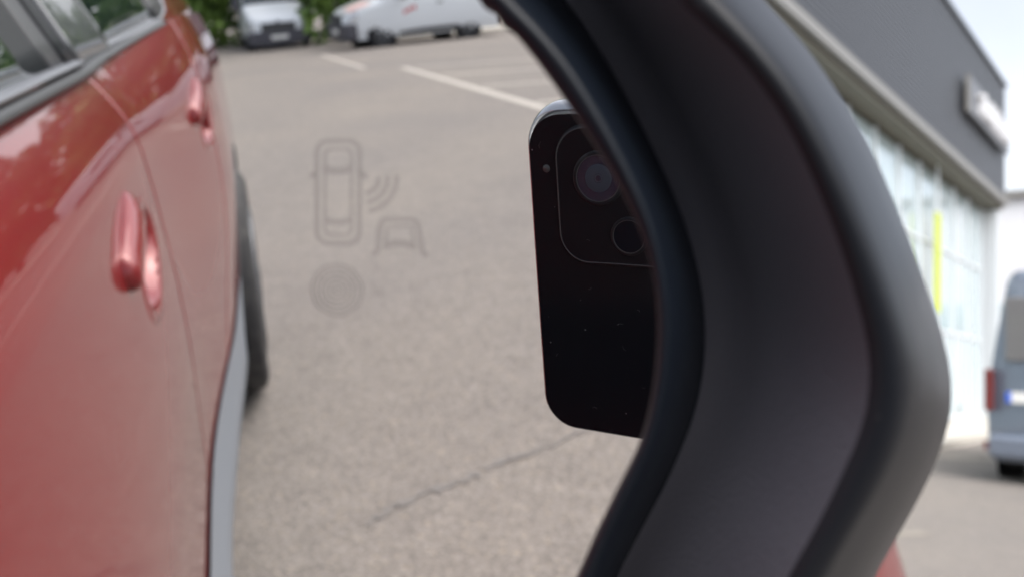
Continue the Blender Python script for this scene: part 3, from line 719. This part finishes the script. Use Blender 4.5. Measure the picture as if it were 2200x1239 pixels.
# ------------------------------------------------------------------ wing mirror (local frame: u outward-right, v up, h towards the viewer; millimetres)
MF = Vector((-.04472, .06851, 1.09772)); EX = Vector((.84032, .54151, .02494)); EZ = Vector((.53186, -.81471, -.23101)).normalized()
EX = (EX-EX.dot(EZ)*EZ).normalized(); EY = EZ.cross(EX)
def ml(u, v, h): return MF + (EX*u + EY*v + EZ*h)/1000
CEN = (-68.922, -13.071)
ANG = [-62+124*i/88 for i in range(88)] + [62+236*i/32 for i in range(32)]
LOOPS = {'glass': (0.3, [66.92,66.91,66.86,66.81,66.75,66.69,66.61,66.48,66.28,65.99,65.62,65.21,64.79,64.37,63.98,63.60,63.24,62.88,62.53,62.20,61.89,61.62,61.39,61.20,61.06,60.95,60.88,60.85,60.86,60.94,61.06,61.24,61.46,61.72,61.96,62.16,62.28,62.34,62.38,62.39,62.39,62.37,62.33,62.27,62.18,62.04,61.84,61.58,61.26,60.89,60.49,60.06,59.62,59.17,58.72,58.29,57.88,57.49,57.13,56.81,56.51,56.22,55.94,55.66,55.39,55.11,54.83,54.57,54.33,54.12,53.96,53.84,53.74,53.68,53.63,53.59,53.57,53.54,53.53,53.52,53.55,53.61,53.71,53.83,53.98,54.14,54.31,54.51,54.81,55.23,55.76,56.55,57.86,59.99,63.27,67.97,74.33,82.36,91.50,100.62,108.55,115.01,120.74,126.89,134.23,142.80,151.36,156.51,153.32,140.17,121.88,105.01,92.39,83.52,77.25,72.83,69.83,68.02,67.16,66.93]),
 'lip': (2.2, [68.45,68.43,68.39,68.33,68.28,68.21,68.14,68.04,67.88,67.63,67.31,66.92,66.50,66.07,65.64,65.23,64.83,64.44,64.04,63.64,63.25,62.90,62.57,62.29,62.07,61.89,61.76,61.68,61.67,61.75,61.89,62.08,62.31,62.55,62.75,62.91,63.02,63.11,63.18,63.24,63.29,63.32,63.31,63.26,63.17,63.05,62.90,62.72,62.52,62.27,61.97,61.62,61.26,60.90,60.56,60.22,59.90,59.59,59.29,59.00,58.69,58.35,57.99,57.61,57.21,56.83,56.49,56.21,55.99,55.83,55.70,55.61,55.55,55.50,55.47,55.44,55.42,55.40,55.40,55.44,55.52,55.63,55.77,55.93,56.10,56.28,56.46,56.65,56.89,57.19,57.58,58.24,59.49,61.66,65.03,69.84,76.29,84.36,93.51,102.63,110.57,117.02,122.79,129.07,136.64,145.50,154.45,160.18,157.61,144.67,125.94,108.34,95.09,85.82,79.32,74.74,71.62,69.71,68.77,68.48]),
 'gapin': (-2.5, [73.01,72.75,72.59,72.45,72.30,72.12,71.88,71.56,71.17,70.72,70.23,69.72,69.21,68.71,68.22,67.73,67.22,66.71,66.20,65.71,65.25,64.83,64.47,64.17,63.94,63.77,63.65,63.58,63.59,63.66,63.80,63.95,64.10,64.22,64.34,64.46,64.59,64.70,64.78,64.84,64.86,64.84,64.78,64.69,64.55,64.36,64.13,63.86,63.56,63.24,62.90,62.56,62.23,61.90,61.59,61.30,61.02,60.76,60.50,60.25,60.02,59.78,59.54,59.28,59.02,58.75,58.49,58.26,58.06,57.91,57.79,57.70,57.64,57.59,57.57,57.56,57.55,57.56,57.57,57.61,57.68,57.79,57.94,58.11,58.31,58.53,58.75,59.04,59.50,60.15,60.92,61.88,63.37,65.74,69.35,74.52,81.53,90.47,100.91,111.72,121.42,129.31,136.12,143.26,151.77,161.75,171.91,178.40,175.21,160.02,138.43,118.52,103.75,93.48,86.24,81.12,77.59,75.36,74.10,73.42]),
 'gapdeep': (-17.0, [82.49,81.29,80.48,79.71,78.90,78.06,77.21,76.37,75.55,74.74,73.92,73.09,72.26,71.43,70.63,69.87,69.17,68.53,67.96,67.49,67.11,66.83,66.66,66.55,66.50,66.50,66.54,66.60,66.67,66.73,66.81,66.90,67.00,67.10,67.17,67.19,67.18,67.13,67.04,66.92,66.76,66.57,66.35,66.09,65.80,65.49,65.17,64.83,64.48,64.12,63.75,63.39,63.04,62.72,62.42,62.14,61.88,61.64,61.43,61.24,61.08,60.93,60.80,60.68,60.58,60.49,60.38,60.26,60.14,60.03,59.97,59.94,59.94,59.98,60.04,60.12,60.22,60.34,60.46,60.60,60.74,60.88,61.03,61.20,61.40,61.64,61.90,62.30,63.13,64.59,66.47,68.52,70.90,74.00,78.30,84.36,92.75,103.90,117.69,132.89,147.37,159.48,169.58,179.41,190.54,203.30,216.00,223.31,217.22,195.49,166.79,141.74,123.81,111.44,102.66,96.38,91.95,88.84,86.43,84.27]),
 'fun0': (-15, [84.88,83.60,82.77,81.99,81.14,80.26,79.35,78.45,77.57,76.73,75.93,75.16,74.39,73.62,72.87,72.14,71.44,70.80,70.21,69.69,69.24,68.88,68.64,68.50,68.45,68.44,68.48,68.57,68.70,68.87,69.07,69.29,69.50,69.72,69.92,70.09,70.23,70.31,70.33,70.28,70.17,70.02,69.83,69.59,69.31,68.98,68.63,68.26,67.89,67.52,67.14,66.77,66.40,66.03,65.69,65.37,65.09,64.83,64.61,64.40,64.22,64.07,63.94,63.83,63.73,63.62,63.54,63.48,63.48,63.52,63.60,63.71,63.85,64.02,64.19,64.38,64.57,64.76,64.93,65.09,65.24,65.40,65.59,65.80,66.03,66.29,66.57,66.95,67.70,68.95,70.49,72.20,74.30,77.25,81.55,87.75,96.35,107.65,121.39,136.37,150.65,162.88,173.42,183.91,195.75,209.22,222.65,230.76,225.34,203.62,173.97,147.54,128.52,115.50,106.34,99.79,95.14,91.84,89.23,86.85]),
 'fun1': (1.0, [85.69,85.67,85.63,85.57,85.51,85.43,85.35,85.27,85.17,85.07,84.96,84.81,84.60,84.31,83.92,83.48,83.00,82.51,82.03,81.58,81.19,80.86,80.59,80.35,80.13,79.92,79.74,79.61,79.53,79.53,79.62,79.82,80.10,80.41,80.71,81.02,81.35,81.70,81.99,82.15,82.14,81.97,81.63,81.14,80.59,80.04,79.49,78.95,78.42,77.90,77.40,76.91,76.41,75.88,75.30,74.67,73.99,73.26,72.47,71.65,70.89,70.29,69.83,69.48,69.20,68.97,68.80,68.66,68.57,68.50,68.45,68.44,68.46,68.55,68.70,68.92,69.20,69.54,69.92,70.34,70.80,71.29,71.80,72.31,72.84,73.35,73.84,74.35,74.97,75.66,76.29,77.13,78.78,81.72,86.28,92.71,101.20,111.77,123.98,136.94,149.58,161.40,172.94,185.32,199.37,214.76,228.76,235.16,226.49,202.11,171.29,144.34,124.81,111.44,102.21,95.72,91.22,88.28,86.60,85.88]),
 'rim': (0.0, [90.68,90.52,90.43,90.34,90.24,90.14,90.04,89.93,89.82,89.70,89.56,89.40,89.17,88.84,88.41,87.91,87.36,86.80,86.24,85.71,85.24,84.83,84.50,84.23,83.99,83.76,83.56,83.40,83.29,83.25,83.29,83.43,83.69,84.04,84.45,84.89,85.32,85.68,85.95,86.06,85.99,85.70,85.24,84.66,84.04,83.39,82.76,82.14,81.55,80.99,80.44,79.90,79.37,78.83,78.26,77.63,76.95,76.23,75.50,74.80,74.19,73.69,73.27,72.90,72.59,72.33,72.12,71.94,71.80,71.69,71.62,71.61,71.67,71.80,72.00,72.26,72.58,72.95,73.37,73.83,74.33,74.85,75.39,75.94,76.50,77.05,77.57,78.13,78.82,79.60,80.32,81.23,82.97,86.06,90.85,97.59,106.54,117.78,130.98,145.27,159.57,173.28,186.82,201.27,217.44,234.86,250.48,257.39,247.38,219.91,185.52,155.68,134.20,119.54,109.44,102.34,97.37,94.06,92.08,91.08]),
 'outer': (-17.0, [109.51,108.39,107.78,107.31,106.84,106.37,105.90,105.41,104.86,104.22,103.47,102.64,101.75,100.84,99.94,99.06,98.23,97.47,96.79,96.20,95.65,95.13,94.63,94.14,93.70,93.30,92.98,92.74,92.62,92.65,92.81,93.05,93.33,93.62,93.90,94.14,94.30,94.31,94.11,93.68,93.05,92.29,91.46,90.61,89.80,89.03,88.31,87.63,86.98,86.37,85.78,85.17,84.52,83.84,83.16,82.52,81.89,81.24,80.54,79.82,79.18,78.66,78.24,77.90,77.62,77.39,77.22,77.09,77.01,76.96,76.95,76.98,77.05,77.17,77.36,77.63,77.97,78.39,78.88,79.43,80.04,80.71,81.44,82.23,83.05,83.92,84.82,85.98,88.00,90.96,93.96,96.47,99.14,103.04,108.98,117.58,129.36,144.75,163.68,185.28,207.85,229.92,251.51,273.88,298.19,323.62,345.25,352.52,334.23,291.90,242.44,201.54,172.89,153.40,139.77,129.95,122.85,117.78,114.15,111.44])}
RS = 2271.0
def sphere_h(u, v): return -(u*u+v*v)/(2*RS)
def ring(name, dr=0, h=None, k=1.0):
    h0, rr_ = LOOPS[name]; h = h0 if h is None else h; r = []
    for a, q in zip(ANG, rr_):
        a = R(a); q = q*k+dr; u, v = CEN[0]+q*math.cos(a), CEN[1]+q*math.sin(a); r.append((u, v, h))
    return r
def mixring(a, c, t, bulge=0):
    return [tuple(lerp(p, q, t) if i < 2 else lerp(p, q, t)+bulge for i, (p, q) in enumerate(zip(x, y))) for x, y in zip(a, c)]
def rings(name, lst, mat, par, smooth=True):
    b = MB(); b.grid([[ml(*p) for p in r] for r in lst], True); return b.build(name, mat, par, smooth, CW)
G = ring('glass'); LP = ring('lip'); GI = ring('gapin'); GD = ring('gapdeep'); F0 = ring('fun0'); F1 = ring('fun1'); RM = ring('rim'); OU = ring('outer')
# outer shell of the mirror, running forwards from the rim
cu = (CEN[0]-4, CEN[1])
def shell(k, h): return [(cu[0]+(u-cu[0])*k, cu[1]+(v-cu[1])*k, h) for u, v, _ in OU]
shell_rings = [OU, shell(1.004, -22), shell(.999, -28), shell(.985, -38), shell(.95, -52), shell(.86, -70), shell(.68, -86), shell(.40, -96), shell(.12, -100), shell(.01, -100.5)]
housing = rings('wing_mirror', [mixring(F1, RM, .0), mixring(F1, RM, .25, .9), mixring(F1, RM, .5, 1.3), mixring(F1, RM, .75, 1.0), RM, mixring(RM, OU, .25, .9), mixring(RM, OU, .5, 1.4), mixring(RM, OU, .75, 1.2), mixring(RM, OU, .93, .2), OU, shell(1.004, -22), shell(1.0, -28)], M['rim_plastic'], car)
tag(housing, 'black wing mirror seen from close up')
rings('mirror_shell', [shell(.997, -27.8)] + shell_rings[2:], M['red'], housing)
rings('inner_bezel', [[(u, v, h-1.5) for u, v, h in mixring(GI, GD, .9)], mixring(GD, F0, .02), mixring(GD, F0, .5), F0, mixring(F0, F1, .15, .5), mixring(F0, F1, .35, .6), mixring(F0, F1, .6, .6), mixring(F0, F1, .85, .6), mixring(F0, F1, .97, .1), F1], M['black_plastic'], housing)
rl_ = random.Random(12)
G2 = []
for i, (u, v, h) in enumerate(G):
    e = .0
    if v > 14 and u > -30: e = .45*abs(math.sin(i*1.9))*(1 if i % 3 else .3)
    a = math.atan2(v-CEN[1], u-CEN[0]); G2.append((u-math.cos(a)*e, v-math.sin(a)*e, sphere_h(u, v)+.15))
rings('glass_carrier', [[(u, v, sphere_h(u, v)-4) for u, v, h in G2], G2, mixring(G2, LP, .15, 1.0), mixring(G2, LP, .4, .9), mixring(G2, LP, .7, .6), LP, mixring(LP, GI, .25, .5), mixring(LP, GI, .5, .8), mixring(LP, GI, .75, .6), GI, mixring(GI, GD, .3, .0), mixring(GI, GD, .6, -.4), mixring(GI, GD, .85, -.5), [(u, v, h-.05) for u, v, h in GD], [(u, v, h-.3) for u, v, h in mixring(GD, F0, .5)]], M['lip'], housing)
# convex mirror glass: dense spherical cap with exact normals
gm = bpy.data.materials.new('silvered_glass'); gm.use_nodes = True; n_ = gm.node_tree; n_.nodes.clear()
o_ = n_.nodes.new('ShaderNodeOutputMaterial'); gl_ = n_.nodes.new('ShaderNodeBsdfGlossy'); gl_.inputs['Color'].default_value = (.86, .855, .85, 1); gl_.inputs['Roughness'].default_value = 0.0
n_.links.new(gl_.outputs[0], o_.inputs[0]); M['silver'] = gm
NR = 60; vs_ = []; fs_ = []; nrm = []
GG = [(u, v) for u, v, h in G]; nA = len(GG)
for k in range(NR+1):
    t = (k/NR)
    for (u, v) in GG:
        uu, vv = CEN[0]+(u-CEN[0])*t*1.004, CEN[1]+(v-CEN[1])*t*1.004
        h = -(RS-math.sqrt(RS*RS-uu*uu-vv*vv)); vs_.append(ml(uu, vv, h))
for k in range(NR):
    for j in range(nA):
        a, c = k*nA+j, k*nA+(j+1) % nA
        if k == 0: fs_.append((a, a+nA, c+nA))
        else: fs_.append((a, c, c+nA, a+nA))
glass = mesh('mirror_glass', vs_, fs_, M['silver'], housing, True, CW)
ctr = MF-EZ*(RS/1000)
me = glass.data
if me.polygons[500].normal.dot(EZ) < 0: me.flip_normals()
try: me.normals_split_custom_set_from_vertices([tuple((v.co-ctr).normalized()) for v in me.vertices])
except Exception as ex: print('normals', ex)
# etched blind-spot warning symbol, lying on the glass
em = bpy.data.materials.new('etched_symbol'); em.use_nodes = True; n_ = em.node_tree; n_.nodes.clear()
o_ = n_.nodes.new('ShaderNodeOutputMaterial'); g_ = n_.nodes.new('ShaderNodeBsdfGlossy'); g_.inputs['Color'].default_value = (.73, .72, .72, 1); g_.inputs['Roughness'].default_value = .12
d_ = n_.nodes.new('ShaderNodeBsdfDiffuse'); d_.inputs['Color'].default_value = (.16, .16, .17, 1); m_ = n_.nodes.new('ShaderNodeMixShader'); m_.inputs[0].default_value = .13
n_.links.new(g_.outputs[0], m_.inputs[1]); n_.links.new(d_.outputs[0], m_.inputs[2]); n_.links.new(m_.outputs[0], o_.inputs[0]); M['etch'] = em
IA = ((-40.477, -1.978), (5.3613, -0.1386), (-0.3460, -4.9835))
def icon(px, py):                                   # symbol drawing units -> mm on the glass
    o, a, c = IA; x, y = (px-723)/100, (py-420)/100
    return o[0]+a[0]*x+c[0]*y, o[1]+a[1]*x+c[1]*y
ib = MB()
def istroke(pts, wd, close=False):
    P_ = [Vector(icon(*p)) for p in pts]
    D_ = []
    for a, c in zip(P_, P_[1:]+([P_[0]] if close else [])):
        m = max(1, int((c-a).length/.3)); D_ += [a.lerp(c, k/m) for k in range(m)]
    if not close: D_.append(P_[-1])
    rows = []; n = len(D_)
    for i, p in enumerate(D_):
        q0 = D_[(i-1) % n] if close else D_[max(i-1, 0)]; q1 = D_[(i+1) % n] if close else D_[min(i+1, n-1)]
        t = (q1-q0).normalized(); q = Vector((-t.y, t.x))*wd/2
        r = [(p+q), (p-q)]; rows.append([ml(z.x, z.y, -(z.x**2+z.y**2)/(2*RS)+.03) for z in r])
    if close: rows.append(rows[0])
    ib.grid(rows)
def rrect(x0, y0, x1, y1, r, n=6):
    o = []
    for cx, cy, a0 in ((x1-r, y0+r, -90), (x1-r, y1-r, 0), (x0+r, y1-r, 90), (x0+r, y0+r, 180)):
        o += [(cx+r*math.cos(R(a0+90*k/n)), cy+r*math.sin(R(a0+90*k/n))) for k in range(n+1)]
    return o
LW = .48
istroke(rrect(679, 305, 772, 523, 24), LW, True)
istroke(rrect(697, 322, 755, 505, 14), LW*.55, True)
istroke([(694, 362), (712, 368), (738, 368), (756, 362)], LW*1.6)
istroke([(699, 472), (714, 477), (736, 477), (752, 472)], LW*1.2)
istroke([(679, 372), (664, 380)], LW*1.2); istroke([(773, 372), (788, 382)], LW*1.2)
for rad in (32, 51, 70): istroke([(781+rad*math.cos(R(a)), 384+rad*math.sin(R(a))) for a in range(-6, 84, 8)], LW)
istroke([(800, 546), (812, 538), (815, 488), (824, 470), (890, 470), (899, 488), (905, 536), (917, 548)], LW)
istroke([(826, 535), (832, 485), (884, 485), (890, 535)], LW*.5)
istroke([(828, 526), (846, 521), (868, 521), (886, 526)], LW*1.6)
ib.build('blind_spot_symbol', M['etch'], glass, True, CW)
ib = MB()
for k in range(6):
    rad = 4+k*10.5; istroke([(723+rad*math.cos(R(a)), 625+rad*math.sin(R(a))) for a in range(0, 360, 10)], .26, True)
ib.build('indicator_rings', M['etch'], glass, True, CW)
# arm joining the mirror to the door
b = MB(); pth = [ml(-150, -52, -50), Vector((-.205, .125, 1.0)), Vector((-.245, .165, .985)), Vector((-.29, .19, .975))]
b.tube(pth, [.026, .028, .034, .04], 16); b.build('mirror_arm', M['rim_plastic'], car, True, CW)

# ------------------------------------------------------------------ the phone that takes the picture (seen in the mirror)
def ph(x, y, z): return CAM_POS + CR*(x/1000) - CU*(y/1000) + CF*(z/1000)      # x right, y down, z forward, mm
PLC = ph(38, 25, -8); phone = empty('smartphone', PLC); tag(phone, 'scratched black smartphone with two camera lenses, reflected in the wing mirror', 'phone')
PW = Matrix.Translation(PLC)
def rr2(x0, y0, x1, y1, r, n=10): return rrect(x0, y0, x1, y1, r, n)
X0, X1, Y0, Y1 = -46.9, 121.0, -13.1, 66.4
def layer(ins, z, r=9.0): return [ph(x, y, z) for x, y in rr2(X0+ins*.3, Y0+ins, X1-ins*.3, Y1-ins*.3, max(.5, r-ins*.45))]
pm = pmat('scratched_black_phone_back', (.008, .009, .012), .16, 0, .0, .14, .06)
nt = pm.node_tree; b_ = nt.nodes['Principled BSDF']; tc = nt.nodes.new('ShaderNodeTexCoord')
vo = nt.nodes.new('ShaderNodeTexVoronoi'); vo.inputs['Scale'].default_value = 330; cr_ = nt.nodes.new('ShaderNodeValToRGB'); e = cr_.color_ramp.elements
e[0].position = .035; e[0].color = (1, 1, 1, 1); e[1].position = .06; e[1].color = (0, 0, 0, 1)
sp = nt.nodes.new('ShaderNodeSeparateColor'); th = nt.nodes.new('ShaderNodeMath'); th.operation = 'GREATER_THAN'; th.inputs[1].default_value = .80
mu_ = nt.nodes.new('ShaderNodeMath'); mu_.operation = 'MULTIPLY'; mxr = nt.nodes.new('ShaderNodeMix'); mxr.data_type = 'RGBA'; mxr.inputs['A'].default_value = (.008, .009, .012, 1); mxr.inputs['B'].default_value = (.30, .31, .33, 1)
L = nt.links.new; L(tc.outputs['Object'], vo.inputs['Vector']); L(vo.outputs['Distance'], cr_.inputs['Fac']); L(vo.outputs['Color'], sp.inputs[0]); L(sp.outputs[0], th.inputs[0]); L(cr_.outputs[0], mu_.inputs[0]); L(th.outputs[0], mu_.inputs[1]); L(mu_.outputs[0], mxr.inputs['Factor']); L(mxr.outputs['Result'], b_.inputs['Base Color'])
M['phone_back'] = pm
M['phone_frame'] = pmat('pale_metal_phone_edge', (.42, .44, .47), .14, .85, .2, .5, .05)  # sky highlight along the top edge worked into the pale metal colour
M['ringline'] = pmat('bare_metal_ring', (.10, .105, .115), .3, .8)
M['lens_glass'] = pmat('lens_cover_glass', (.005, .007, .012), .15, 0, .05, .1, 0)
M['lens_blue'] = pmat('lens_inner_blue', (.008, .012, .032), .2, 0, .25)
M['lens_grey'] = pmat('lens_inner_grey', (.04, .05, .07), .4, 0, .05, .2)
b = MB(); b.grid([layer(3.2, -4.5), layer(2.3, -4.62), layer(1.6, -4.95), layer(1.0, -5.45), layer(.5, -6.05), layer(.15, -6.9), layer(0, -7.9), layer(0, -10.2), layer(.5, -11.8), layer(2, -12.6)], True)
b.build('phone_frame', M['phone_frame'], phone, True, PW)
b = MB(); l0 = layer(3.1, -4.49); b.add(l0, [tuple(range(len(l0)))]); b.build('phone_back', M['phone_back'], phone, False, PW)
b = MB(); l0 = layer(1.9, -12.58); b.add(l0, [tuple(range(len(l0)))]); b.build('screen', M['glass'], phone, False, PW)
IX = (-39.0, -7.4, 14.0, 23.1)
def isl(ins, z): return [ph(x, y, z) for x, y in rr2(IX[0]+ins, IX[1]+ins, IX[2]-ins, IX[3]-ins, 7.0-ins)]
b = MB(); b.grid([isl(-.5, -4.5), isl(-.15, -4.2), isl(0, -3.6), isl(.2, -3.3)], True); il = b.build('camera_island', M['rim_plastic'], phone, True, PW)
b = MB(); l0 = isl(.2, -3.3); b.add(l0, [tuple(range(len(l0)))]); b.build('island_plate', M['phone_back'], il, False, PW)
b = MB(); b.grid([isl(.15, -3.32), isl(.2, -3.22), isl(.33, -3.22), isl(.4, -3.32)], True); b.build('island_edge', M['ringline'], il, True, PW)
def lens(cx, cy, r, grey):
    def c(rad, z, n=40): return [ph(cx+rad*math.cos(2*math.pi*k/n), cy+rad*math.sin(2*math.pi*k/n), z) for k in range(n)]
    b = MB(); b.grid([c(r, -3.3), c(r, -2.9), c(r*.93, -2.7), c(r*.86, -2.7), c(r*.84, -3.0)], True); o = b.build('camera_lens', M['rim_plastic'], il, True, PW)
    b = MB(); b.grid([c(r*.86, -2.74), c(r*.855, -2.66), c(r*.835, -2.66), c(r*.83, -2.74)], True); b.build('lens_ring', M['ringline'], il, True, PW)
    b = MB(); b.grid([c(r*.84, -2.95), c(.01, -2.95)], True); b.build('lens_glass', M['lens_blue'] if grey else M['lens_glass'], il, True, PW)
    if grey:
        b = MB(); b.grid([c(r*.52, -2.92), c(r*.5, -2.86), c(r*.2, -2.90), c(r*.17, -2.92)], True); b.build('lens_disc', M['lens_grey'], il, True, PW)
        b = MB(); b.grid([c(r*.155, -2.93), c(r*.15, -2.86), c(r*.12, -2.86), c(r*.11, -2.93)], True); b.build('pupil_ring', M['lens_grey'], il, True, PW)
lens(-28.7, 3.75, 6.0, True); lens(-22.0, 16.4, 4.3, False); lens(0, 0, 5.2, False)
b = MB(); b.lathe([(.0009, .0), (.0009, .00006), (.00001, .00006)], ph(-41.9, 1.9, -4.49), CF, 20); b.build('flash', M['dark_trim'], phone, True, PW)

# fine scratches and lint on the phone's back
rs_ = random.Random(21); b = MB()
for i in range(26):
    x0, y0 = rs_.uniform(-44, -18), rs_.uniform(-9, 60); a = rs_.uniform(0, 6.28); ln = rs_.uniform(.3, 1.6); zz = -3.27 if (IX[0] < x0 < IX[2] and IX[1] < y0 < IX[3]) else -4.46
    if math.hypot(x0+28.7, y0-3.75) < 7.5 or math.hypot(x0+22, y0-16.4) < 6 or abs(x0-IX[0]) < 2 or abs(y0-IX[3]) < 2: continue
    b.tube([ph(x0, y0, zz), ph(x0+ln*.5*math.cos(a), y0+ln*.5*math.sin(a), zz), ph(x0+ln*math.cos(a+.4), y0+ln*math.sin(a+.4), zz)], .00003, 5)
b.build('scratches', M['ringline'], phone, True, PW)
